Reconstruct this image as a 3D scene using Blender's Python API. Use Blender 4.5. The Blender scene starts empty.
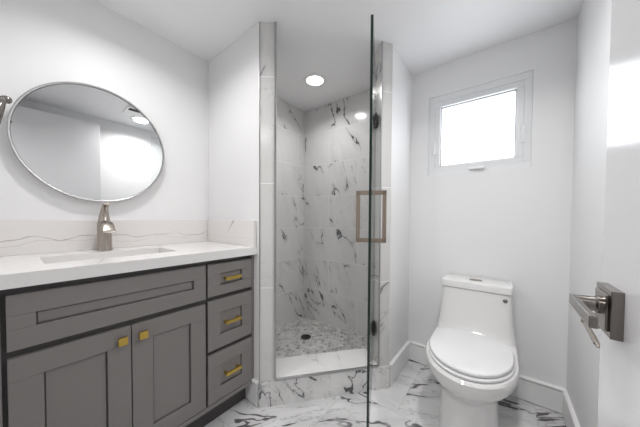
import bpy, bmesh, math
from mathutils import Vector, Matrix
from math import pi, sin, cos

S = bpy.context.scene
COL = S.collection

# ------------------------------------------------------------------ camera, world, exposure
def setup_camera():
    yaw, pitch, roll = 0.6544, 0.0229, 0.0062
    F = Vector((-sin(yaw)*cos(pitch), cos(yaw)*cos(pitch), -sin(pitch)))
    R = Vector((cos(yaw), sin(yaw), 0)); U = R.cross(F)
    R2 = cos(roll)*R + sin(roll)*U; U2 = -sin(roll)*R + cos(roll)*U
    cd = bpy.data.cameras.new('camera'); co = bpy.data.objects.new('camera', cd); COL.objects.link(co)
    m = Matrix((R2, U2, -F)).transposed().to_4x4(); m.translation = (0, 0, 1.05)
    co.matrix_world = m
    cd.sensor_width = 36; cd.sensor_fit = 'HORIZONTAL'; cd.lens = 238.364/640*36
    cd.shift_x = 0.0; cd.shift_y = 10.42/640; cd.clip_start = 0.01
    S.camera = co
setup_camera()

W = bpy.data.worlds.new('sky'); S.world = W; W.use_nodes = True
W.node_tree.nodes['Background'].inputs[0].default_value = (0.93, 0.96, 1, 1)
W.node_tree.nodes['Background'].inputs[1].default_value = 1.8
S.view_settings.view_transform = 'Standard'; S.view_settings.look = 'None'
S.view_settings.gamma = 1; S.view_settings.use_curve_mapping = False
S.view_settings.exposure = -0.04
P_WINDOW, P_ROOM, P_SHOWER, P_HALL_FILL, P_VANITY = 3.9, 7.2, 2.7, 10.0, 4.6

def area(name, loc, direction, sx, sy, power, color=(1, 1, 1), disk=False):
    l = bpy.data.lights.new(name, 'AREA'); l.shape = 'DISK' if disk else 'RECTANGLE'
    l.size = sx
    if disk: l.spread = 2.6
    if not disk: l.size_y = sy
    l.energy = power; l.color = color
    o = bpy.data.objects.new(name, l); COL.objects.link(o); o.location = loc
    o.rotation_euler = Vector(direction).to_track_quat('-Z', 'Y').to_euler()
    return o
# daylight standing outside the window
area('window_daylight', (-0.15, 2.02, 1.62), (0, -1, -0.06), 0.60, 0.60, P_WINDOW, (0.95, 0.98, 1))

# ------------------------------------------------------------------ materials
def new_mat(name):
    m = bpy.data.materials.new(name); m.use_nodes = True
    return m, m.node_tree, m.node_tree.nodes['Principled BSDF']

def plain(name, col, rough=0.5, metal=0.0, spec=0.5, coat=0.0, bump=0.0, bscale=200.0, var=0.0):
    m, nt, b = new_mat(name)
    b.inputs['Base Color'].default_value = (*col, 1); b.inputs['Roughness'].default_value = rough
    b.inputs['Metallic'].default_value = metal; b.inputs['Specular IOR Level'].default_value = spec
    b.inputs['Coat Weight'].default_value = coat; b.inputs['Coat Roughness'].default_value = 0.05
    tc = nt.nodes.new('ShaderNodeTexCoord')
    n = nt.nodes.new('ShaderNodeTexNoise'); n.inputs['Scale'].default_value = bscale; n.inputs['Detail'].default_value = 3
    nt.links.new(tc.outputs['Object'], n.inputs['Vector'])
    if bump:
        bp = nt.nodes.new('ShaderNodeBump'); bp.inputs['Strength'].default_value = bump; bp.inputs['Distance'].default_value = 0.001
        nt.links.new(n.outputs[0], bp.inputs['Height']); nt.links.new(bp.outputs[0], b.inputs['Normal'])
    if var:
        mx = nt.nodes.new('ShaderNodeMix'); mx.data_type = 'RGBA'
        mx.inputs[6].default_value = (*[c*(1-var) for c in col], 1); mx.inputs[7].default_value = (*[min(1, c*(1+var)) for c in col], 1)
        nt.links.new(n.outputs[0], mx.inputs[0]); nt.links.new(mx.outputs[2], b.inputs['Base Color'])
    return m

class NB:
    """small helper for chaining shader math"""
    def __init__(s, nt): s.nt = nt
    def put(s, sock, v):
        if isinstance(v, (int, float)): sock.default_value = v
        elif isinstance(v, tuple): sock.default_value = v
        else: s.nt.links.new(v, sock)
    def math(s, op, a, b=0.0, c=None):
        n = s.nt.nodes.new('ShaderNodeMath'); n.operation = op
        s.put(n.inputs[0], a); s.put(n.inputs[1], b)
        if c is not None: s.put(n.inputs[2], c)
        return n.outputs[0]
    def rng(s, v, a, b, c, d):
        n = s.nt.nodes.new('ShaderNodeMapRange'); n.clamp = True
        s.put(n.inputs[0], v)
        for i, x in enumerate((a, b, c, d)): s.put(n.inputs[i+1], x)
        return n.outputs[0]
    def noise(s, vec, scale, detail=4, rough=0.55, dist=0.0):
        n = s.nt.nodes.new('ShaderNodeTexNoise')
        s.put(n.inputs['Vector'], vec); n.inputs['Scale'].default_value = scale; n.inputs['Detail'].default_value = detail
        n.inputs['Roughness'].default_value = rough; n.inputs['Distortion'].default_value = dist
        return n.outputs[0]
    def mix(s, f, a, b):
        n = s.nt.nodes.new('ShaderNodeMix'); n.data_type = 'RGBA'
        s.put(n.inputs[0], f); s.put(n.inputs[6], a); s.put(n.inputs[7], b)
        return n.outputs[2]
    def xyz(s, x, y, z):
        n = s.nt.nodes.new('ShaderNodeCombineXYZ')
        for i, v in enumerate((x, y, z)): s.put(n.inputs[i], v)
        return n.outputs[0]
    def vadd(s, a, b):
        n = s.nt.nodes.new('ShaderNodeVectorMath'); n.operation = 'ADD'; s.put(n.inputs[0], a); s.put(n.inputs[1], b)
        return n.outputs[0]

def marble(name, base, vein, tile=None, grout=(0.6, 0.6, 0.6), rough=0.15, scale=2.2, width=0.014, mask=(0.5, 0.6),
           strength=0.9, rot=0.7, stretch=2.2, cloud=0.06, org=(0.0, 0.0), gap=0.003, seed=0.0, warp=0.25, detail=4, wob=0.5, spread=0.0):
    m, nt, b = new_mat(name); q = NB(nt)
    uv = nt.nodes.new('ShaderNodeUVMap').outputs[0]
    sp = nt.nodes.new('ShaderNodeSeparateXYZ'); nt.links.new(uv, sp.inputs[0])
    u = q.math('SUBTRACT', sp.outputs[0], org[0]); v = q.math('SUBTRACT', sp.outputs[1], org[1])
    if tile:
        tw, th, off = tile
        vv = q.math('DIVIDE', v, th); row = q.math('FLOOR', vv)
        uu = q.math('ADD', q.math('DIVIDE', u, tw), q.math('MULTIPLY', row, off)); colm = q.math('FLOOR', uu)
        fu = q.math('FRACT', uu); fv = q.math('FRACT', vv)
        du = q.math('MULTIPLY', q.math('MINIMUM', fu, q.math('SUBTRACT', 1.0, fu)), tw)
        dv = q.math('MULTIPLY', q.math('MINIMUM', fv, q.math('SUBTRACT', 1.0, fv)), th)
        gr = q.math('LESS_THAN', q.math('MINIMUM', du, dv), gap/2)
        wn = nt.nodes.new('ShaderNodeTexWhiteNoise'); wn.noise_dimensions = '3D'
        q.put(wn.inputs[0], q.xyz(colm, row, 3.7+seed))
        vm = nt.nodes.new('ShaderNodeVectorMath'); vm.operation = 'SCALE'; q.put(vm.inputs[0], wn.outputs[1]); vm.inputs[3].default_value = 23.0
        shift = vm.outputs[0]
    p0 = q.xyz(u, v, seed)
    if tile: p0 = q.vadd(p0, shift)
    mp = nt.nodes.new('ShaderNodeVectorRotate'); mp.rotation_type = 'Z_AXIS'; q.put(mp.inputs['Vector'], p0)
    q.put(mp.inputs['Angle'], q.math('ADD', rot, q.math('MULTIPLY', wn.outputs[0], spread)) if tile else rot)
    m2 = nt.nodes.new('ShaderNodeMapping'); q.put(m2.inputs[0], mp.outputs[0]); m2.inputs['Scale'].default_value = (1.0, stretch, 1.0)
    p = m2.outputs[0]
    n1 = q.noise(p, scale, detail, wob, warp)
    d1 = q.math('ABSOLUTE', q.math('SUBTRACT', n1, 0.5))
    wid = q.rng(q.noise(p0, 9.0, 2), 0.35, 0.7, width*0.25, width*1.6)
    line = q.math('SUBTRACT', 1.0, q.math('MINIMUM', q.math('DIVIDE', d1, wid), 1.0))
    line = q.rng(line, 0.0, 0.55, 0.0, 1.0)
    mk = q.rng(q.noise(p0, 3.1, 3), mask[0], mask[1], 0.0, 1.0)
    f1 = q.math('MULTIPLY', q.math('MULTIPLY', line, mk), strength)
    n2 = q.noise(q.vadd(p, (5.3, 1.7, 2.2)), scale*1.9, 5, 0.6, warp)
    d2 = q.math('ABSOLUTE', q.math('SUBTRACT', n2, 0.5))
    f2 = q.math('MULTIPLY', q.math('MULTIPLY', q.rng(d2, 0, width*0.6, 0.45, 0.0), q.rng(q.noise(p0, 2.3, 2), mask[0], mask[1]+0.05, 0.0, 1.0)), strength)
    cl = q.math('MULTIPLY', q.rng(n2, 0.35, 0.75, 0.0, 1.0), cloud)
    halo = q.math('MULTIPLY', q.math('MULTIPLY', q.rng(d1, 0.0, width*7, 1.0, 0.0), mk), 0.16*strength)
    f = q.math('MINIMUM', q.math('ADD', q.math('MAXIMUM', f1, f2), q.math('ADD', cl, halo)), 1.0)
    col = q.mix(f, (*base, 1), (*vein, 1))
    if tile: col = q.mix(gr, col, (*grout, 1))
    nt.links.new(col, b.inputs['Base Color'])
    b.inputs['Roughness'].default_value = rough
    if tile:
        rr = q.rng(gr, 0, 1, rough, 0.8); nt.links.new(rr, b.inputs['Roughness'])
    return m

def mosaic(name, size=0.034):
    """regular hexagon tiles in mixed grays"""
    m, nt, b = new_mat(name); q = NB(nt)
    uv = nt.nodes.new('ShaderNodeUVMap').outputs[0]
    mp = nt.nodes.new('ShaderNodeVectorRotate'); mp.rotation_type = 'Z_AXIS'; q.put(mp.inputs['Vector'], uv); mp.inputs['Angle'].default_value = 0.0
    def vm(op, a, b_=None, out=0):
        n = nt.nodes.new('ShaderNodeVectorMath'); n.operation = op; q.put(n.inputs[0], a)
        if b_ is not None: q.put(n.inputs[1], b_)
        return n.outputs[out]
    p = vm('DIVIDE', mp.outputs[0], (size, size, 1.0)); p = vm('MULTIPLY', vm('ADD', p, (200.0, 200.0, 0)), (1, 1, 0))
    r, h = (1.0, 1.7320508, 1.0), (0.5, 0.8660254, 0.0)
    a = vm('SUBTRACT', vm('MODULO', p, r), h); c = vm('SUBTRACT', vm('MODULO', vm('SUBTRACT', p, h), r), h)
    near = q.math('LESS_THAN', vm('DOT_PRODUCT', a, a, 1), vm('DOT_PRODUCT', c, c, 1))
    mx = nt.nodes.new('ShaderNodeMix'); mx.data_type = 'VECTOR'; q.put(mx.inputs[0], near); q.put(mx.inputs[4], c); q.put(mx.inputs[5], a)
    g = mx.outputs[1]; cid = vm('SUBTRACT', p, g)
    cid = vm('FLOOR', vm('ADD', vm('MULTIPLY', cid, (2.0, 1.1547005, 0)), (0.5, 0.5, 0)))
    wn = nt.nodes.new('ShaderNodeTexWhiteNoise'); q.put(wn.inputs[0], cid)
    ab = vm('ABSOLUTE', g); sp = nt.nodes.new('ShaderNodeSeparateXYZ'); q.put(sp.inputs[0], ab)
    d = q.math('MAXIMUM', sp.outputs[0], vm('DOT_PRODUCT', ab, (0.5, 0.8660254, 0.0), 1))
    ramp = nt.nodes.new('ShaderNodeValToRGB'); q.put(ramp.inputs[0], wn.outputs[0])
    el = ramp.color_ramp.elements; el[0].position = 0.0; el[0].color = (0.30, 0.29, 0.285, 1); el[1].position = 1.0; el[1].color = (0.72, 0.705, 0.69, 1)
    for pos, v in ((0.10, 0.38), (0.30, 0.50), (0.6, 0.60)):
        k = el.new(pos); k.color = (v, v*0.98, v*0.965, 1)
    n1 = q.math('ABSOLUTE', q.math('SUBTRACT', q.noise(vm('ADD', uv, wn.outputs[1]), 26, 4, 0.6, 0.6), 0.5))
    tile = q.mix(q.rng(n1, 0.0, 0.05, 0.55, 0.0), ramp.outputs[0], (0.24, 0.235, 0.235, 1))
    nt.links.new(q.mix(q.rng(d, 0.44, 0.47, 0.0, 1.0), tile, (0.72, 0.71, 0.69, 1)), b.inputs['Base Color'])
    b.inputs['Roughness'].default_value = 0.35
    return m

def glass(name, tint=(0.97, 0.99, 0.98), frost=0.0):
    m, nt, b = new_mat(name); nt.nodes.remove(b); q = NB(nt)
    out = nt.nodes['Material Output']
    t = nt.nodes.new('ShaderNodeBsdfTransparent'); t.inputs[0].default_value = (*tint, 1)
    g = nt.nodes.new('ShaderNodeBsdfGlossy'); g.inputs['Roughness'].default_value = 0.0
    fr = nt.nodes.new('ShaderNodeFresnel'); ge = nt.nodes.new('ShaderNodeNewGeometry')
    nt.links.new(q.rng(ge.outputs['Backfacing'], 0, 1, 1.45, 1/1.45), fr.inputs[0])   # thin pane: same reflectance on both faces
    base = t.outputs[0]
    if frost:
        tl = nt.nodes.new('ShaderNodeBsdfTranslucent'); tl.inputs[0].default_value = (0.95, 0.96, 0.97, 1)
        ms = nt.nodes.new('ShaderNodeMixShader'); ms.inputs[0].default_value = frost
        nt.links.new(base, ms.inputs[1]); nt.links.new(tl.outputs[0], ms.inputs[2]); base = ms.outputs[0]
    mx = nt.nodes.new('ShaderNodeMixShader'); nt.links.new(fr.outputs[0], mx.inputs[0])
    nt.links.new(base, mx.inputs[1]); nt.links.new(g.outputs[0], mx.inputs[2]); nt.links.new(mx.outputs[0], out.inputs[0])
    return m

def emit(name, col, s):
    m, nt, b = new_mat(name)
    b.inputs['Base Color'].default_value = (*col, 1); b.inputs['Emission Color'].default_value = (*col, 1); b.inputs['Emission Strength'].default_value = s
    return m

M = {}
M['paint'] = plain('white wall paint', (0.86, 0.86, 0.865), 0.45, bump=0.05, bscale=180, spec=0.4)
M['ceil'] = plain('white ceiling paint', (0.90, 0.90, 0.91), 0.42, spec=0.4, bump=0.05, bscale=160)
M['door'] = plain('gloss white door paint', (0.80, 0.80, 0.815), 0.16, spec=0.5)
M['base'] = plain('white baseboard', (0.88, 0.88, 0.88), 0.22)
M['cap'] = plain('white baseboard cap', (0.90, 0.90, 0.90), 0.25)
M['floor'] = marble('floor marble', (0.79, 0.785, 0.79), (0.13, 0.125, 0.13), (0.60, 0.60, 0.5), (0.52, 0.52, 0.52), 0.10, 1.7, 0.018, (0.24, 0.42), 0.95, -0.95, 3.0, 0.24, (-1.04, 0.06), 0.003, 14.0, 0.35, 4, 0.52, 1.0)
M['shower'] = marble('shower wall marble tile', (0.75, 0.745, 0.74), (0.13, 0.13, 0.14), (0.60, 0.30, 0.5), (0.80, 0.80, 0.79), 0.12, 1.5, 0.011, (0.47, 0.57), 0.85, 0.85, 3.2, 0.08, (0.22, 0.06), 0.004, 8.0, 0.2, 4, 0.48, 0.5)
M['jamb'] = marble('white tile on shower posts', (0.68, 0.675, 0.66), (0.22, 0.22, 0.23), (4.0, 0.575, 0.0), (0.86, 0.86, 0.85), 0.2, 1.6, 0.012, (0.52, 0.62), 0.8, -0.9, 2.5, 0.05, (-2.0, 0.09), 0.004, 5.0)
M['curb'] = marble('curb marble', (0.80, 0.795, 0.79), (0.12, 0.12, 0.13), (0.62, 0.30, 0.0), (0.8, 0.8, 0.8), 0.15, 2.8, 0.015, (0.30, 0.44), 0.9, 1.1, 2.0, 0.14, (0.36, -0.1), 0.002, 3.0, 0.5, 4, 0.5)
M['slab'] = marble('curb top slab', (0.83, 0.825, 0.82), (0.4, 0.4, 0.4), None, rough=0.15, scale=2.0, width=0.008, mask=(0.5, 0.6), strength=0.5, seed=3.0)
M['quartz'] = marble('white quartz', (0.86, 0.845, 0.835), (0.30, 0.27, 0.25), None, rough=0.14, scale=1.1, width=0.0025, mask=(0.42, 0.52), strength=0.35, rot=0.2, stretch=2.6, cloud=0.02, seed=4.3, warp=0.15, detail=2, wob=0.4)
def veined(name, base, vein, curves, slash=None):
    m, nt, b = new_mat(name); q = NB(nt)
    sp = nt.nodes.new('ShaderNodeSeparateXYZ'); uv = nt.nodes.new('ShaderNodeUVMap').outputs[0]; nt.links.new(uv, sp.inputs[0])
    u, v = sp.outputs[0], sp.outputs[1]; f = 0.0
    jit = q.math('MULTIPLY', q.math('SUBTRACT', q.noise(q.xyz(u, v, 0.0), 45, 3), 0.5), 0.010)
    for z0, amp, fr, sd, wd, st in curves:
        w_ = q.noise(q.xyz(q.math('MULTIPLY', u, fr), sd, 0.0), 1.0, 2, 0.45)
        zc = q.math('ADD', z0, q.math('MULTIPLY', q.math('SUBTRACT', w_, 0.5), amp))
        d = q.math('ABSOLUTE', q.math('SUBTRACT', q.math('ADD', v, jit), zc))
        gate = q.rng(q.noise(q.xyz(u, sd+4.0, 0.0), 7.0, 2), 0.38, 0.50, 0.25, 1.0)
        f = q.math('MAXIMUM', f, q.math('MULTIPLY', q.rng(d, wd*0.3, wd, st, 0.0), gate))
    if slash:
        u0, z0, k, wd, st = slash
        t = q.rng(v, z0, z0+0.075, 0.0, 1.0)
        d = q.math('ABSOLUTE', q.math('SUBTRACT', q.math('ADD', u, q.math('MULTIPLY', jit, 1.5)), q.math('ADD', u0, q.math('MULTIPLY', t, k))))
        f = q.math('MAXIMUM', f, q.math('MULTIPLY', q.rng(q.math('DIVIDE', d, q.math('ADD', q.math('MULTIPLY', t, wd), 0.0005)), 0.5, 1.0, st, 0.0), q.math('GREATER_THAN', t, 0.001)))
    nt.links.new(q.mix(f, (*base, 1), (*vein, 1)), b.inputs['Base Color']); b.inputs['Roughness'].default_value = 0.14
    return m
M['splash'] = veined('veined quartz backsplash', (0.81, 0.785, 0.77), (0.28, 0.25, 0.24), [(0.955, 0.13, 5.5, 2.7, 0.0028, 0.62), (0.935, 0.10, 4.0, 8.1, 0.0018, 0.35)])
M['sidesplash'] = veined('veined quartz side splash', (0.81, 0.785, 0.77), (0.36, 0.34, 0.33), [(0.93, 0.08, 3.0, 5.0, 0.0015, 0.25)], (-1.345, 0.958, 0.07, 0.014, 0.6))
M['mosaic'] = mosaic('shower floor mosaic')
M['gray'] = plain('gray cabinet paint', (0.228, 0.211, 0.204), 0.42, bump=0.04, bscale=300, var=0.04)
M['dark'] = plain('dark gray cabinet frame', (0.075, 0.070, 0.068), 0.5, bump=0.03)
M['brass'] = plain('brushed brass', (0.62, 0.42, 0.10), 0.28, 1.0, var=0.08, bscale=60)
M['nickel'] = plain('brushed nickel', (0.40, 0.36, 0.32), 0.27, 1.0, var=0.06, bscale=80)
M['steel'] = plain('dark nickel', (0.22, 0.20, 0.185), 0.25, 1.0, var=0.06, bscale=80)
M['bronze'] = plain('bronze gray handle', (0.34, 0.28, 0.23), 0.38, 1.0, var=0.06, bscale=80)
M['black'] = plain('dark metal', (0.045, 0.043, 0.042), 0.35, 0.6)
M['chrome'] = plain('polished chrome', (0.75, 0.75, 0.76), 0.1, 1.0)
M['alu'] = plain('aluminium tile trim', (0.42, 0.42, 0.425), 0.3, 1.0)
M['frame'] = plain('brushed silver frame', (0.50, 0.50, 0.50), 0.25, 1.0)
M['ceramic'] = plain('white ceramic', (0.80, 0.795, 0.79), 0.06, spec=0.6)
M['seat'] = plain('white seat plastic', (0.80, 0.80, 0.81), 0.14)
M['vinyl'] = plain('white vinyl', (0.86, 0.87, 0.88), 0.3)
M['gasket'] = plain('gray gasket', (0.25, 0.25, 0.26), 0.5)
M['slot'] = plain('dark slot', (0.02, 0.02, 0.02), 0.8)
M['glass'] = glass('shower glass', (0.975, 0.988, 0.982))
M['gedge'] = plain('green glass edge', (0.006, 0.022, 0.018), 0.08, spec=0.6)
M['pane'] = glass('frosted window glass', (0.97, 0.98, 0.99), 0.45)
m, nt, b = new_mat('mirror silver'); b.inputs['Metallic'].default_value = 1; b.inputs['Roughness'].default_value = 0.0
b.inputs['Base Color'].default_value = (0.84, 0.85, 0.855, 1); M['mirror'] = m
M['lamp'] = emit('lamp diffuser', (1, 0.98, 0.95), 6.0)
M['trimwhite'] = plain('white lamp trim', (0.86, 0.86, 0.86), 0.35)

# ------------------------------------------------------------------ mesh builder
class MB:
    def __init__(s): s.bm = bmesh.new(); s.mi = 0
    def _tag(s, verts):
        for f in {f for v in verts for f in v.link_faces}: f.material_index = s.mi
    def box(s, x0, x1, y0, y1, z0, z1, bev=0.0, seg=2):
        vs = [s.bm.verts.new((x, y, z)) for x in (min(x0, x1), max(x0, x1)) for y in (min(y0, y1), max(y0, y1)) for z in (min(z0, z1), max(z0, z1))]
        fs = [s.bm.faces.new([vs[i] for i in q]) for q in ((0, 1, 3, 2), (4, 6, 7, 5), (0, 4, 5, 1), (2, 3, 7, 6), (0, 2, 6, 4), (1, 5, 7, 3))]
        for f in fs: f.material_index = s.mi
        if bev:
            es = list({e for f in fs for e in f.edges})
            bmesh.ops.bevel(s.bm, geom=es, offset=bev, segments=seg, profile=0.5, affect='EDGES', clamp_overlap=True)
        return s
    def prism(s, poly, z0, z1, bev=0.0):
        a = [s.bm.verts.new((p[0], p[1], z0)) for p in poly]; b = [s.bm.verts.new((p[0], p[1], z1)) for p in poly]
        n = len(poly); fs = [s.bm.faces.new(a[::-1]), s.bm.faces.new(b)]
        for i in range(n): fs.append(s.bm.faces.new((a[i], a[(i+1) % n], b[(i+1) % n], b[i])))
        for f in fs: f.material_index = s.mi
        bmesh.ops.recalc_face_normals(s.bm, faces=fs)
        if bev: bmesh.ops.bevel(s.bm, geom=list({e for f in fs for e in f.edges}), offset=bev, segments=2, profile=0.5, affect='EDGES', clamp_overlap=True)
        return s
    def loft(s, rings, cap=(True, True)):
        R = [[s.bm.verts.new(p) for p in r] for r in rings]; n = len(R[0]); fs = []
        for a, b in zip(R, R[1:]):
            for i in range(n): fs.append(s.bm.faces.new((a[i], a[(i+1) % n], b[(i+1) % n], b[i])))
        if cap[0]: fs.append(s.bm.faces.new(R[0][::-1]))
        if cap[1]: fs.append(s.bm.faces.new(R[-1]))
        for f in fs: f.material_index = s.mi; f.smooth = True
        bmesh.ops.recalc_face_normals(s.bm, faces=fs)
        return s
    def tube(s, pts, r, n=14, flat=None, up=(0, 0, 1)):
        """round (or elliptical, r a list of (a,b)) tube along points"""
        pts = [Vector(p) for p in pts]; rings = []
        for i, p in enumerate(pts):
            t = (pts[min(i+1, len(pts)-1)]-pts[max(i-1, 0)]).normalized()
            u = Vector(up); 
            if abs(u.dot(t)) > 0.95: u = Vector((1, 0, 0)) if abs(t.x) < 0.9 else Vector((0, 1, 0))
            a = t.cross(u).normalized(); b = a.cross(t).normalized()
            ra, rb = (r[i] if isinstance(r, list) else (r, r)) if not (isinstance(r, list) and not isinstance(r[i], tuple)) else (r[i], r[i])
            rings.append([p+a*ra*cos(2*pi*k/n)+b*rb*sin(2*pi*k/n) for k in range(n)])
        return s.loft(rings)
    def lathe(s, o, axis, prof, n=40):
        """prof: list of (distance along axis, radius)"""
        o = Vector(o); ax = Vector(axis).normalized()
        a = ax.cross(Vector((0, 0, 1)) if abs(ax.z) < 0.9 else Vector((1, 0, 0))).normalized(); b = ax.cross(a)
        return s.loft([[o+ax*d+a*r*cos(2*pi*k/n)+b*r*sin(2*pi*k/n) for k in range(n)] for d, r in prof])
    def obox(s, o, ex, ey, lx, ly, z0, z1, bev=0.0):
        """box on a rotated footprint: o + [lx0,lx1]*ex + [ly0,ly1]*ey"""
        o = Vector((o[0], o[1])); ex = Vector(ex); ey = Vector(ey)
        return s.prism([o+ex*lx[0]+ey*ly[0], o+ex*lx[1]+ey*ly[0], o+ex*lx[1]+ey*ly[1], o+ex*lx[0]+ey*ly[1]], z0, z1, bev)
    def build(s, name, mats, parent=None, smooth=False, sub=0):
        if not isinstance(mats, (list, tuple)): mats = [mats]
        uvl = s.bm.loops.layers.uv.new('UVMap')
        s.bm.normal_update()
        for f in s.bm.faces:
            n = f.normal
            if abs(n.z) > 0.7: 
                for l in f.loops: l[uvl].uv = (l.vert.co.x, l.vert.co.y)
            else:
                t = Vector((-n.y, n.x, 0)); t = t.normalized() if t.length > 1e-6 else Vector((1, 0, 0))
                for l in f.loops: l[uvl].uv = (l.vert.co.dot(t), l.vert.co.z)
            if smooth: f.smooth = True
        for e_ in s.bm.edges:
            if len(e_.link_faces) == 2 and e_.calc_face_angle(0) > math.radians(38): e_.smooth = False
        me = bpy.data.meshes.new(name); s.bm.to_mesh(me); s.bm.free()
        for m_ in mats: me.materials.append(m_)
        o = bpy.data.objects.new(name, me); COL.objects.link(o)
        if parent:
            o.parent = parent; o.matrix_parent_inverse = parent.matrix_world.inverted()
        if sub:
            md = o.modifiers.new('subdivision', 'SUBSURF'); md.levels = sub; md.render_levels = sub
        return o

def empty(name, loc, label, cat, group=None):
    o = bpy.data.objects.new(name, None); COL.objects.link(o); o.location = loc; o.empty_display_size = 0.05
    o.matrix_world = Matrix.Translation(loc)
    return tag(o, label, cat, group)
def tag(o, label, cat, group=None):
    o['label'] = label; o['category'] = cat
    if group: o['group'] = group
    return o
def struct(o, label=None, cat=None):
    o['kind'] = 'structure'
    if label: o['label'] = label
    if cat: o['category'] = cat
    return o

# ------------------------------------------------------------------ room dimensions
XV, YB, XR, YF, H = -1.60, 1.815, 0.288, -0.10, 2.105     # vanity wall, window wall, right wall, door wall, ceiling
YS = 0.835                                                # stub wall beside the vanity
A1 = Vector((-1.058, 0.835)); A2 = Vector((-0.993, 0.889))
B1 = Vector((-0.549, 1.4255)); B2 = Vector((-0.589, 1.3645))
DG = (B2-A2).normalized(); NG = Vector((-DG.y, DG.x))     # along the shower opening; into the shower
WT = 0.15                                                 # shower wall thickness
DX0, DX1 = -0.58, 0.165                                   # doorway in the door wall

# ------------------------------------------------------------------ structure
HB = MB().box(XV-0.12, XR+0.9, -1.45, YB+0.12, -0.1, 0.0)
struct(HB.build('floor', M['floor']), 'glossy white marble tile floor with dark veins', 'floor')
struct(MB().box(XV-0.12, XR+0.9, -1.45, YB+0.12, H, H+0.1).build('ceiling', M['ceil']), 'plain white ceiling', 'ceiling')
struct(MB().box(XV-0.12, XV, YF-0.1, YB+0.12, 0, H).build('wall_left', M['paint']), 'white wall behind vanity and mirror', 'wall')
struct(MB().box(XR, XR+0.12, YF, YB+0.12, 0, H).build('wall_right', M['paint']), 'white wall right of toilet', 'wall')
WX0, WX1, WZ0, WZ1 = -0.430, 0.122, 1.352, 1.902
w = MB()
w.box(XV, WX0, YB, YB+0.12, 0, H); w.box(WX1, XR, YB, YB+0.12, 0, H); w.box(WX0, WX1, YB, YB+0.12, 0, WZ0); w.box(WX0, WX1, YB, YB+0.12, WZ1, H)
struct(w.build('wall_back', M['paint']), 'white wall with window behind toilet', 'wall')
w = MB()
w.box(XV, DX0, YF-0.1, YF, 0, H); w.box(DX1, XR+0.12, YF-0.1, YF, 0, H); w.box(DX0, DX1, YF-0.1, YF, 2.0, H)
struct(w.build('wall_front', M['paint']), 'white wall with the doorway', 'wall')
w = MB(); w.box(XV-0.12, XR+0.9, -1.45, -1.35, 0, H); w.box(XV-0.12, XV, -1.35, YF-0.1, 0, H); w.box(XR+0.8, XR+0.9, -1.35, YF-0.1, 0, H); w.box(XR+0.12, XR+0.9, YF-0.1, YF-0.05, 0, H)
struct(w.build('wall_hallway', M['paint']), 'white hallway walls outside the doorway', 'wall')

# stub wall between vanity and shower
w = MB(); e = 0.002
w.prism([(XV, YS), A1 + Vector((-0.004, 0)), A1+NG*0.05, A1+NG*WT, (XV, YS+WT)], 0, H)
struct(w.build('wall_stub', M['paint']), 'white short wall between vanity and shower', 'wall')
w = MB(); uB = (B2-B1).normalized(); w.prism([B1+Vector((0, 0.003)), (B1.x, YB), (B1.x-WT, YB), B2+NG*WT-uB*0.0305, B2+NG*0.0205-uB*0.0305, B1+NG*0.0205], 0, H)
struct(w.build('wall_partition', M['paint']), 'white wall between shower and toilet', 'wall')
# tiled posts (front face + reveal)
def post(name, p_out, p_in, label):
    d = (p_in-p_out).normalized()
    w = MB(); w.prism([p_out, p_in, p_in+NG*WT, p_in+NG*WT-d*0.02, p_in+NG*0.02-d*0.02, p_out+NG*0.02] if False else [p_out, p_in, p_in+NG*WT, p_out+NG*WT], 0, H-0.001)
    return struct(w.build(name, M['jamb']), label, 'shower post')
post('wall_post_left', A1, A2, 'tiled post left of shower opening')
dB = (B2-B1).normalized()
w = MB(); w.prism([B1, B2, B2+NG*0.02, B1+NG*0.02], 0, H-0.001); struct(w.build('wall_post_right', M['jamb']), 'tiled post right of shower opening', 'shower post')
w = MB(); w.prism([B2+NG*0.0202, B2+NG*WT, B2+NG*WT-dB*0.03, B2+NG*0.0202-dB*0.03], 0, H-0.001); struct(w.build('wall_reveal_right', M['jamb']), 'tiled inner face of the right shower post', 'shower post')
# metal edge trims on the posts
def strip(name, p, z0, z1, r=0.0045):
    w = MB(); w.obox(p, DG, NG, (-r, r), (-r, r), z0, z1, 0.0012)
    return struct(w.build(name, M['alu']))
CURB = 0.153
strip('trim_1', A1-NG*0.001, 0, H-0.002, 0.003); strip('trim_2', A2-NG*0.002, CURB, H-0.002, 0.006); strip('trim_3', B2-NG*0.002, CURB, H-0.002, 0.004)

# shower wall tiling
w = MB(); w.box(XV, XV+0.012, YS+WT, YB, 0, H-0.001); struct(w.build('wall_shower_left', M['shower']), 'marble tiled left shower wall', 'wall')
w = MB(); w.box(XV+0.012, B1.x-WT, YB-0.012, YB, 0, H-0.001); struct(w.build('wall_shower_back', M['shower']), 'marble tiled back shower wall', 'wall')
w = MB(); w.box(B1.x-WT-0.012, B1.x-WT, 1.60, YB-0.012, 0, H-0.001); struct(w.build('wall_shower_right', M['shower']), 'marble tiled right shower wall', 'wall')
w = MB(); w.box(XV+0.012, -1.17, YS+WT, YS+WT+0.012, 0, H-0.001); struct(w.build('wall_shower_front', M['shower']), 'marble tiled near shower wall', 'wall')
# shower pan
w = MB(); w.prism([(XV+0.012, YS+WT+0.012), A2+NG*0.19+DG*-0.05, B2+NG*0.19+DG*0.05, (B1.x-WT-0.012, YB-0.012), (XV+0.012, YB-0.012)], 0.0, 0.06)
struct(w.build('floor_shower', M['mosaic']), 'gray and white mosaic shower floor', 'shower floor')
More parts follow.
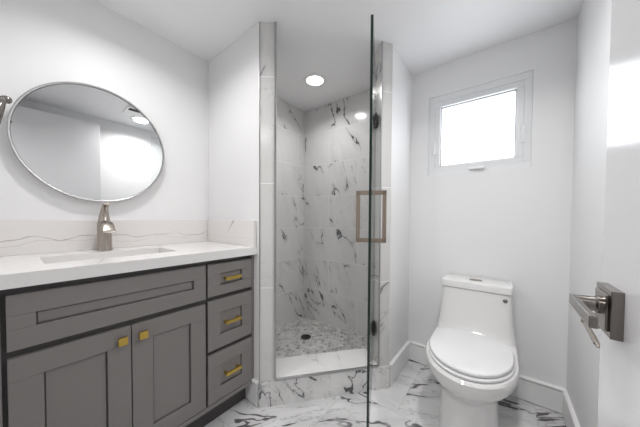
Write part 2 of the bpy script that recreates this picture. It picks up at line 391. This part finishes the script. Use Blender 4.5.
# curb
root = empty('shower_curb', (*((A2+B2)/2), 0), 'low marble curb across the shower opening', 'shower curb')
L = (B2-A2).length
w = MB(); w.obox(A2, DG, NG, (-0.002, L+0.002), (0.006, 0.19), 0, CURB-0.022); w.build('curb_body', M['curb'], root)
w = MB(); w.obox(A2, DG, NG, (0.001, L-0.001), (0.006, 0.20), CURB-0.022, CURB, 0.002); w.build('curb_slab', M['slab'], root)
w = MB(); w.obox(A2, DG, NG, (0.001, L-0.001), (-0.004, 0.006), CURB-0.012, CURB+0.001, 0.001); w.build('metal_edge', M['alu'], root)
# curb front also covers the feet of the posts
w = MB(); w.obox(A2, DG, NG, (-(A2-A1).length, L+(B2-B1).length), (-0.001, 0.005), 0, CURB-0.012); w.build('curb_front', M['curb'], root)

# baseboards (tile body + rounded white cap)
def baseboard(name, p, q, inward, hb=0.141, t=0.014):
    p = Vector(p); q = Vector(q); d = (q-p).normalized(); n = Vector(inward); L = (q-p).length
    w = MB(); w.obox(p, d, n, (0, L), (0, t), 0.005, hb-0.019); w.obox(p, d, n, (0, L), (0, t-0.010), hb-0.020, hb-0.013)
    w.mi = 1
    prof = [(0, hb-0.014), (t+0.003, hb-0.014), (t+0.004, hb-0.008), (t+0.001, hb-0.003), (t-0.006, hb), (0, hb)]
    w.loft([[(*(p+d*s+n*a), z) for a, z in prof] for s in (0, L)])
    for f in w.bm.faces: f.smooth = False
    struct(w.build(name, [M['base'], M['cap']]), None)
baseboard('baseboard_back', (B1.x, YB), (XR, YB), (0, -1))
baseboard('baseboard_left', (B1.x, B1.y+0.012), (B1.x, YB-0.014), (1, 0))
baseboard('baseboard_right', (XR, YF), (XR, YB-0.014), (-1, 0))
baseboard('baseboard_stub', (-1.168, YS), (A1.x-0.004, YS), (0, -1))

# window
wr = empty('window_1', ((WX0+WX1)/2, YB+0.03, WZ0), 'small white framed awning window above the toilet', 'window'); wr['kind'] = 'structure'
def ring(w, x0, x1, z0, z1, t, y0, y1, bev=0.002):
    w.box(x0, x1, y0, y1, z0, z0+t, bev); w.box(x0, x1, y0, y1, z1-t, z1, bev); w.box(x0, x0+t, y0, y1, z0+t, z1-t, bev); w.box(x1-t, x1, y0, y1, z0+t, z1-t, bev)
w = MB(); ring(w, WX0-0.002, WX1+0.002, WZ0-0.002, WZ1+0.002, 0.038, YB+0.018, YB+0.10, 0.003); w.build('window_frame', M['vinyl'], wr)
w = MB(); ring(w, WX0+0.035, WX1-0.035, WZ0+0.035, WZ1-0.035, 0.036, YB+0.024, YB+0.085, 0.004); w.build('sash', M['vinyl'], wr)
w = MB(); ring(w, WX0+0.071, WX1-0.071, WZ0+0.071, WZ1-0.071, 0.004, YB+0.044, YB+0.06, 0.0); w.build('gasket', M['gasket'], wr)
w = MB(); w.box(WX0+0.072, WX1-0.072, YB+0.054, YB+0.060, WZ0+0.072, WZ1-0.072); w.build('window_pane', M['pane'], wr)
for x in (WX0+0.036, WX1-0.036):
    w = MB(); w.box(x-0.013, x+0.013, YB+0.012, YB+0.034, 1.505, 1.605, 0.006); w.box(x-0.005, x+0.005, YB+0.000, YB+0.014, 1.50, 1.575, 0.004); w.build('latch', M['vinyl'], wr)
w = MB(); w.box(-0.185, -0.095, YB+0.010, YB+0.034, WZ0+0.022, WZ0+0.042, 0.005); w.box(-0.175, -0.10, YB-0.006, YB+0.010, WZ0+0.020, WZ0+0.030, 0.004)
w.build('crank_handle', M['vinyl'], wr)

# ------------------------------------------------------------------ ceiling lamps and vent
def downlight(name, x, y, r, power, label, size):
    t = empty(name, (x, y, H), label, 'light', 'recessed ceiling lights')
    w = MB(); w.lathe((x, y, H+0.0005), (0, 0, -1), [(0, r), (0.004, r), (0.009, r-0.012), (0.009, r-0.022), (0.003, r-0.026)]); w.build('trim_ring', M['trimwhite'], t)
    w = MB(); w.lathe((x, y, H-0.0005), (0, 0, -1), [(0, r-0.024), (0.004, r-0.024), (0.007, r-0.04)]); w.build('diffuser', M['lamp'], t)
    l = area('lamp_light', (x, y, H-0.02), (0, 0, -1), size, size, power, (1, 0.985, 0.975), True)
    l.parent = t; l.matrix_parent_inverse = t.matrix_world.inverted()
downlight('ceiling_light', -1.157, 1.434, 0.088, P_SHOWER, 'round recessed light in the shower ceiling', 0.10)
downlight('ceiling_light', -0.03, 0.88, 0.095, P_ROOM, 'round ceiling light seen in the round mirror', 0.12)
downlight('ceiling_light', -1.10, 0.33, 0.095, P_VANITY, 'round recessed ceiling light above the vanity counter', 0.12)
downlight('ceiling_light', -0.25, -0.62, 0.095, P_HALL_FILL, 'unseen round fill light added in the hallway outside the doorway', 0.12)  # added unseen fill behind the camera, brightens the room through the doorway
v = empty('ceiling_vent', (-0.22, 0.81, H), 'white ceiling vent with two dark slots, seen in the mirror', 'vent')
w = MB(); w.box(-0.33, -0.11, 0.70, 0.92, H-0.012, H+0.0005, 0.004); w.build('vent_cover', M['trimwhite'], v)
for y0 in (0.715, 0.82):
    w = MB(); w.box(-0.30, -0.24, y0, y0+0.088, H-0.0135, H-0.0115); w.build('slot', M['slot'], v)

# ------------------------------------------------------------------ vanity cabinet
XF = -1.105
van = empty('vanity_cabinet', (-1.33, 0.37, 0), 'gray shaker vanity cabinet with brass hardware under white counter', 'cabinet')
w = MB()
w.box(XV+0.002, XF-0.020, YF+0.002, YS-0.016, 0.125, 0.70); w.box(XV+0.002, XF-0.020, YF+0.002, YS-0.016, 0.70, 0.72)
# carcass top rails and sides above leave room for the sink bowl
w.box(XF-0.055, XF-0.020, YF+0.002, YS-0.016, 0.72, 0.849); w.box(XV+0.002, XV+0.04, YF+0.002, YS-0.016, 0.72, 0.849)
w.box(XV+0.04, XF-0.055, YF+0.002, YF+0.02, 0.72, 0.849); w.box(XV+0.04, XF-0.055, YS-0.034, YS-0.016, 0.72, 0.849)
w.build('carcass', M['dark'], van)
w = MB(); w.box(XF-0.020, XF-0.018, -0.012, YS-0.016, 0.128, 0.848); w.build('face_frame', M['dark'], van)
w = MB(); w.box(XF-0.016, XF-0.002, YS-0.013, YS-0.001, 0.125, 0.849, 0.001); w.box(XV+0.002, XF-0.016, YS-0.0155, YS-0.001, 0.125, 0.849); w.build('end_stile', M['gray'], van)
w = MB(); w.box(XF-0.020, XF-0.002, YF+0.002, -0.020, 0.125, 0.849, 0.001); w.build('end_stile', M['gray'], van)
w = MB(); w.box(XF-0.018, XF-0.001, -0.018, YS-0.014, 0.118, 0.139, 0.001); w.build('bottom_rail', M['gray'], van)
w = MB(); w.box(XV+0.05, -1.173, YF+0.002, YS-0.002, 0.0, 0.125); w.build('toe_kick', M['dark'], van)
def shaker(name, y0, y1, z0, z1, rail, stile=None):
    stile = stile or rail
    w = MB(); xb = XF-0.017; b = 0.0012
    w.box(xb, XF, y0, y1, z0, z0+rail, b, 1); w.box(xb, XF, y0, y1, z1-rail, z1, b, 1)
    w.box(xb, XF, y0, y0+stile, z0+rail, z1-rail, b, 1); w.box(xb, XF, y1-stile, y1, z0+rail, z1-rail, b, 1)
    g = 0.0028   # narrow groove round the recessed panel
    w.box(xb, XF-0.009, y0+stile+g, y1-stile-g, z0+rail+g, z1-rail-g, b, 1); w.box(xb-0.001, xb+0.001, y0+0.01, y1-0.01, z0+0.01, z1-0.01)
    return w.build(name, M['gray'], van)
shaker('false_drawer_front', -0.010, 0.560, 0.664, 0.826, 0.061, 0.055)
def knob(parent, y, z):
    w = MB(); w.lathe((XF-0.001, y, z), (1, 0, 0), [(0, 0.006), (0.012, 0.006)], 16); w.box(XF+0.011, XF+0.021, y-0.014, y+0.014, z-0.014, z+0.014, 0.0015)
    w.build('knob', M['brass'], parent)
def pull(parent, y, z, l=0.088):
    w = MB(); w.box(XF+0.014, XF+0.024, y-l/2, y+l/2, z-0.008, z+0.008, 0.001)
    for s in (-1, 1): w.box(XF-0.0095, XF+0.015, y+s*(l/2-0.010)-0.005, y+s*(l/2-0.010)+0.005, z-0.006, z+0.006)
    w.build('pull', M['brass'], parent)
d = shaker('door', -0.010, 0.2735, 0.143, 0.642, 0.068); knob(d, 0.246, 0.597)
d = shaker('door', 0.2765, 0.558, 0.143, 0.642, 0.068); knob(d, 0.309, 0.597)
for z0, z1 in ((0.668, 0.826), (0.404, 0.647), (0.143, 0.383)):
    d = shaker('drawer', 0.569, 0.819, z0, z1, 0.050 if z1-z0 < 0.2 else 0.066, 0.064); pull(d, 0.694, (z0+z1)/2)

# countertop with sink cut-out
CT, CB, XC = 0.891, 0.850, -1.0775
SX0, SX1, SY0, SY1 = -1.448, -1.222, 0.07, 0.485
w = MB()
w.box(XV+0.001, SX0, YF+0.001, YS-0.001, CB, CT); w.box(SX0, SX1, YF+0.001, SY0, CB, CT); w.box(SX0, SX1, SY1, YS-0.001, CB, CT)
w.box(SX1, XC, YF+0.001, YS-0.001, CB, CT)
bmesh.ops.remove_doubles(w.bm, verts=w.bm.verts, dist=1e-5)
tag(w.build('countertop', M['quartz']), 'white veined countertop on the gray vanity', 'countertop')
w = MB(); w.box(XV+0.001, XV+0.021, YF+0.001, YS-0.001, CT+0.0003, 1.0347, 0.001)
tag(w.build('backsplash', M['splash']), 'long white veined backsplash below the round mirror', 'backsplash')
w = MB(); w.box(XV+0.022, -1.082, YS-0.021, YS-0.001, CT+0.0003, 1.0347, 0.001)
tag(w.build('side_splash', M['sidesplash']), 'short white veined splash against the wall right of counter', 'backsplash')
# sink
sk = empty('sink', ((SX0+SX1)/2, (SY0+SY1)/2, 0.73), 'white rectangular undermount sink set into the countertop', 'sink')
def rr(x0, x1, y0, y1, z, r, n=6):
    pts = []
    for cx_, cy_, a0 in ((x1-r, y1-r, 0), (x0+r, y1-r, pi/2), (x0+r, y0+r, pi), (x1-r, y0+r, 1.5*pi)):
        for k in range(n+1): a = a0+pi/2*k/n; pts.append((cx_+r*cos(a), cy_+r*sin(a), z))
    return pts
w = MB()
o_ = 0.014
w.loft([rr(SX0+0.02, SX1-0.02, SY0+0.02, SY1-0.02, 0.728, 0.04), rr(SX0-o_+0.012, SX1+o_-0.012, SY0-o_+0.012, SY1+o_-0.012, 0.75, 0.05), rr(SX0-o_, SX1+o_, SY0-o_, SY1+o_, 0.83, 0.03), rr(SX0-o_-0.004, SX1+o_+0.004, SY0-o_-0.004, SY1+o_+0.004, CB-0.0005, 0.03),
        rr(SX0-0.002, SX1+0.002, SY0-0.002, SY1+0.002, CB-0.0005, 0.02), rr(SX0+0.002, SX1-0.002, SY0+0.002, SY1-0.002, 0.83, 0.02), rr(SX0+0.012, SX1-0.012, SY0+0.012, SY1-0.012, 0.76, 0.035), rr(SX0+0.04, SX1-0.04, SY0+0.04, SY1-0.04, 0.738, 0.04)])
w.build('basin', M['ceramic'], sk)
w = MB(); w.lathe(((SX0+SX1)/2, (SY0+SY1)/2, 0.7375), (0, 0, 1), [(0, 0.024), (0.003, 0.024), (0.004, 0.018), (0.008, 0.016), (0.009, 0.004)], 28); w.build('drain', M['chrome'], sk)

# faucet
FX, FY = -1.525, 0.279
fc = empty('faucet', (FX, FY, CT), 'brushed nickel single lever faucet behind the sink', 'faucet')
def ell(cx_, cy_, z, a, b, n=28, tilt=0.0): return [(cx_+a*cos(2*pi*k/n), cy_+b*sin(2*pi*k/n), z+tilt*a*cos(2*pi*k/n)) for k in range(n)]
w = MB(); w.loft([ell(FX, FY, CT+0.0003, 0.031, 0.030), ell(FX, FY, CT+0.006, 0.031, 0.030), ell(FX, FY, CT+0.012, 0.029, 0.028), ell(FX, FY, CT+0.07, 0.0275, 0.0265), ell(FX, FY, CT+0.125, 0.0275, 0.027), ell(FX, FY, CT+0.134, 0.026, 0.026), ell(FX, FY, CT+0.137, 0.020, 0.020)])
w.build('faucet_body', M['nickel'], fc)
w = MB()   # broad hooded spout
sp = []
for k in range(11):
    t = k/10; x = FX+0.005+0.086*t; z = CT+0.116+0.020*sin(pi*min(1, t*1.15)*0.62)-0.042*max(0, t-0.40)**1.3*2
    sp.append(((x, FY, z), (0.0225+0.0015*t, 0.013-0.0070*t)))
rings = []
for (x, y, z), (a, b_) in sp: rings.append([(x-0.25*b_*sin(2*pi*k/20), y+a*cos(2*pi*k/20), z+b_*sin(2*pi*k/20)) for k in range(20)])
w.loft(rings); w.build('spout', M['nickel'], fc)
w = MB()   # lever: broad foot on the body narrowing to a forward-leaning tip
lv = [((-0.004, 0.134), 0.024, 0.024), ((-0.005, 0.142), 0.024, 0.023), ((-0.005, 0.155), 0.020, 0.021), ((-0.002, 0.172), 0.014, 0.018), ((0.004, 0.188), 0.0095, 0.015), ((0.013, 0.202), 0.0075, 0.013), ((0.024, 0.213), 0.0065, 0.012), ((0.036, 0.220), 0.006, 0.012), ((0.044, 0.2225), 0.005, 0.011)]
rings = []
for i, ((dx, dz), a, b_) in enumerate(lv):
    j0, j1 = max(0, i-1), min(len(lv)-1, i+1); tx = lv[j1][0][0]-lv[j0][0][0]; tz = lv[j1][0][1]-lv[j0][0][1]; l_ = math.hypot(tx, tz); nx, nz = tz/l_, -tx/l_
    rings.append([(FX+dx+nx*a*cos(2*pi*k/20), FY+b_*sin(2*pi*k/20), CT+dz+nz*a*cos(2*pi*k/20)) for k in range(20)])
w.loft(rings); w.build('lever', M['nickel'], fc)

# round mirror
mr = empty('round_mirror', (XV, 0.283, 1.13), 'round silver framed mirror on the wall above the faucet', 'mirror')
MC = (XV+0.001, 0.2768, 1.4025); RM = 0.279
w = MB(); w.lathe(MC, (1, 0, 0), [(0, RM-0.003), (0.020, RM-0.003), (0.024, RM), (0.032, RM), (0.034, RM-0.002), (0.034, RM-0.007), (0.033, RM-0.0085), (0.022, RM-0.0095)], 128); w.build('mirror_frame', M['frame'], mr)
w = MB(); w.lathe((XV+0.027, 0.2768, 1.4025), (1, 0, 0), [(0, RM-0.010), (0.002, RM-0.010)], 128)
for f in w.bm.faces: f.smooth = False
w.build('mirror_glass', M['mirror'], mr)

# towel ring on the door wall, at the left edge of the picture
tr = empty('towel_ring', (-1.417, YF, 1.49), 'dark nickel towel ring at the left edge beside the mirror', 'towel ring')
w = MB(); w.box(-1.440, -1.394, YF+0.0005, YF+0.009, 1.445, 1.491, 0.002); w.build('wall_plate', M['steel'], tr)
w = MB(); w.lathe((-1.417, YF+0.008, 1.468), (0, 1, 0), [(0, 0.010), (0.072, 0.0085), (0.080, 0.0085), (0.083, 0.0115), (0.090, 0.0135), (0.098, 0.0125), (0.103, 0.008), (0.105, 0.003)], 24); w.build('post', M['steel'], tr)
w = MB(); pts = []
RR = 0.072
pr_ = []
for k in range(41):
    a = pi/2+2*pi*k/40; pr_.append((-1.417+RR*cos(a), YF+0.094+(RR*sin(a)-RR)*0.22, 1.458+RR*sin(a)-RR+0.006))
n = 10; rings = []
for i in range(40):
    p = Vector(pr_[i]); t = (Vector(pr_[(i+1) % 40])-Vector(pr_[(i-1) % 40])).normalized(); a = t.cross(Vector((0, 1, 0))).normalized(); b2 = a.cross(t)
    rings.append([p+a*0.0065*cos(2*pi*k/n)+b2*0.0065*sin(2*pi*k/n) for k in range(n)])
w.loft(rings+[rings[0]], (False, False)); bmesh.ops.remove_doubles(w.bm, verts=w.bm.verts, dist=1e-6); w.build('ring', M['steel'], tr)

# ------------------------------------------------------------------ shower door
HN = B2+NG*0.079-DG*0.001; EN = Vector((-0.410, 0.853))
dd = (HN-EN).normalized(); dn = Vector((-dd.y, dd.x)); DL = (HN-EN).length
sd = empty('shower_door', (*HN, 0.17), 'frameless glass shower door standing open towards the viewer', 'shower door')
w = MB(); w.obox(EN, dd, dn, (0, DL-0.015), (-0.005, 0.005), 0.172, 1.828)
for f in w.bm.faces:
    if abs(f.normal.dot(Vector((*dn, 0)))) < 0.9: f.material_index = 1
w.build('glass_panel', [M['glass'], M['gedge']], sd)
for sgn in (-1, 1):
    w = MB(); o = EN+dd*0.062; r = 0.0085
    y0, y1 = (0.0052, 0.060) if sgn > 0 else (-0.0625, -0.0052)
    yo = (0.044, 0.060) if sgn > 0 else (-0.0625, -0.0465)
    for z in (0.961, 1.157): w.obox(o, dd, dn, (-r, r), (y0, y1), z-r, z+r)
    w.obox(o, dd, dn, (-r, r), yo, 0.953, 1.165, 0.0008)
    w.build('handle', M['bronze'], sd)
for z in (0.365, 1.655):
    w = MB(); o = HN
    w.obox(o, dd, dn, (-0.062, -0.014), (-0.012, -0.0052), z-0.038, z+0.038, 0.001); w.obox(o, dd, dn, (-0.062, -0.014), (0.0052, 0.012), z-0.038, z+0.038, 0.001)
    w.obox(o, DG, NG, (-0.009, -0.001), (-0.022, 0.022), z-0.038, z+0.038, 0.001); w.obox(o, dd, dn, (-0.016, -0.008), (-0.008, 0.008), z-0.030, z+0.030)
    w.build('hinge', M['black'], sd)

# shower drain
w = MB(); w.lathe((-1.286, 1.493, 0.060), (0, 0, 1), [(0, 0.042), (0.003, 0.042), (0.004, 0.037), (0.003, 0.034), (0.003, 0.006)], 36)
tag(w.build('shower_drain', M['black']), 'round dark drain in the mosaic shower floor', 'drain')

# ------------------------------------------------------------------ toilet
TX = -0.122
to = empty('toilet', (TX, 1.5, 0), 'white one-piece toilet with closed lid under the window', 'toilet')
def egg(z, yf, ym, yb, wd, nf=2.0, nb=5.0, n=72):
    pts = []
    for k in range(n):
        a = 2*pi*k/n; c_, s_ = cos(a), sin(a); ex = nf if s_ < 0 else nb
        x = wd/2*math.copysign(abs(c_)**(2/ex), c_)
        y = ym-(ym-yf)*abs(s_)**(2/ex) if s_ < 0 else ym+(yb-ym)*abs(s_)**(2/ex)
        pts.append((TX+x, y, z))
    return pts
TB = 1.797
w = MB()
w.loft([egg(0.0, 1.225, 1.43, 1.76, 0.262, 2.4, 2.3), egg(0.012, 1.222, 1.43, 1.76, 0.264, 2.4, 2.3), egg(0.10, 1.232, 1.42, 1.76, 0.246, 2.4, 2.3), egg(0.20, 1.238, 1.42, 1.77, 0.240, 2.3, 2.4), egg(0.245, 1.222, 1.42, 1.785, 0.262, 2.2, 2.8),
        egg(0.268, 1.192, 1.42, TB, 0.302, 2.1, 3.5), egg(0.292, 1.160, 1.40, TB, 0.342, 2, 4), egg(0.320, 1.136, 1.39, TB, 0.370), egg(0.350, 1.122, 1.39, TB, 0.384), egg(0.374, 1.120, 1.39, TB, 0.387), egg(0.383, 1.127, 1.40, TB, 0.381),
        egg(0.3855, 1.30, 1.50, TB, 0.362, 2.6), egg(0.3865, 1.50, 1.64, TB, 0.380, 4), egg(0.393, 1.545, 1.66, TB, 0.381, 4), egg(0.412, 1.566, 1.67, TB, 0.379, 4.5), egg(0.44, 1.577, 1.68, TB, 0.370, 5), egg(0.49, 1.587, 1.68, TB, 0.355, 6), egg(0.56, 1.596, 1.69, TB, 0.346, 6), egg(0.625, 1.603, 1.69, TB, 0.341, 6), egg(0.644, 1.605, 1.69, TB, 0.340, 7)])
w.build('toilet_body', M['ceramic'], to)
w = MB(); w.loft([egg(0.6445, 1.612, 1.69, TB-0.004, 0.328, 7, 9), egg(0.6485, 1.612, 1.69, TB-0.004, 0.328, 7, 9), egg(0.6486, 1.602, 1.69, TB+0.001, 0.345, 9, 9), egg(0.682, 1.602, 1.69, TB+0.001, 0.345, 9, 9), egg(0.686, 1.604, 1.69, TB, 0.342, 9, 9), egg(0.6875, 1.609, 1.69, TB-0.005, 0.333, 9, 9)]); w.build('tank_lid', M['ceramic'], to)
w = MB(); w.loft([[(p[0], p[1], z) for p in rr(TX-r2, TX+r2, 1.69-r2*0.62, 1.69+r2*0.62, 0, r2*0.6)] for z, r2 in ((0.6865, 0.033), (0.690, 0.033), (0.6915, 0.029))]); w.build('flush_button', M['nickel'], to)
w = MB(); w.loft([egg(0.3862, 1.150, 1.38, 1.53, 0.342), egg(0.388, 1.138, 1.38, 1.535, 0.356), egg(0.396, 1.136, 1.38, 1.535, 0.358), egg(0.3995, 1.142, 1.38, 1.533, 0.350)]); w.build('seat', M['seat'], to)
w = MB(); w.loft([egg(0.4020, 1.155, 1.38, 1.555, 0.334, 2, 3.2), egg(0.405, 1.144, 1.38, 1.562, 0.349, 2, 3.2), egg(0.414, 1.143, 1.38, 1.563, 0.350, 2, 3.2), egg(0.4185, 1.147, 1.38, 1.560, 0.344, 2, 3.2), egg(0.421, 1.165, 1.38, 1.548, 0.318, 2, 3.2), egg(0.423, 1.24, 1.38, 1.50, 0.20, 2, 3), egg(0.4235, 1.33, 1.39, 1.44, 0.06)]); w.build('seat_lid', M['seat'], to)
w = MB(); w.lathe((0.018, 1.606, 0.615), (0, -1, 0), [(0, 0.010), (0.006, 0.010), (0.008, 0.008), (0.009, 0.003)], 20); w.build('side_button', M['steel'], to)
for s in (-1, 1):
    w = MB(); w.box(TX+s*0.075-0.02, TX+s*0.075+0.02, 1.53, 1.56, 0.388, 0.406, 0.004); w.build('seat_hinge', M['seat'], to)

# ------------------------------------------------------------------ toilet paper holder on the right wall
tp = empty('toilet_paper_holder', (XR, 1.16, 0.70), 'nickel toilet paper holder on the wall beyond the door', 'toilet paper holder')
w = MB(); w.box(XR-0.010, XR-0.0005, 1.182, 1.227, 0.674, 0.719, 0.002); w.build('wall_plate', M['steel'], tp)
w = MB(); w.box(0.228, XR-0.009, 1.196, 1.214, 0.687, 0.705, 0.001); w.build('arm', M['steel'], tp)
w = MB(); w.lathe((0.232, 1.222, 0.699), (0, -1, -0.15), [(0, 0.006), (0.004, 0.009), (0.012, 0.009), (0.015, 0.006), (0.13, 0.0075), (0.15, 0.0075), (0.153, 0.0045), (0.165, 0.0045), (0.167, 0.003)], 20); w.build('roller', M['nickel'], tp)

# ------------------------------------------------------------------ room door
dr = empty('door_1', (0.146, YF, 0), 'open glossy white door at the right edge', 'door'); dr['kind'] = 'structure'
XD = 0.127
w = MB(); w.box(XD, XD+0.037, YF+0.004, 0.574, 0.008, 1.99, 0.002); w.build('door_leaf', M['door'], dr)
w = MB(); PY, PZ = 0.514, 0.924; hf = 0.032
w.box(XD-0.0115, XD+0.0003, PY-hf, PY+hf, PZ-hf, PZ+hf, 0.0008)
w.box(XD-0.0145, XD-0.011, PY-hf+0.007, PY+hf-0.007, PZ-hf+0.007, PZ+hf-0.007, 0.002); ho = w.build('handle_plate', M['steel'], dr)
w = MB(); w.lathe((XD-0.0142, PY, PZ+0.005), (-1, 0, 0), [(0, 0.0125), (0.004, 0.0125), (0.006, 0.0105), (0.026, 0.0095)], 24)
w.box(0.083, 0.0905, PY-0.098, PY+0.010, PZ-0.0015, PZ+0.0130, 0.001); w.build('door_lever', M['steel'], dr)
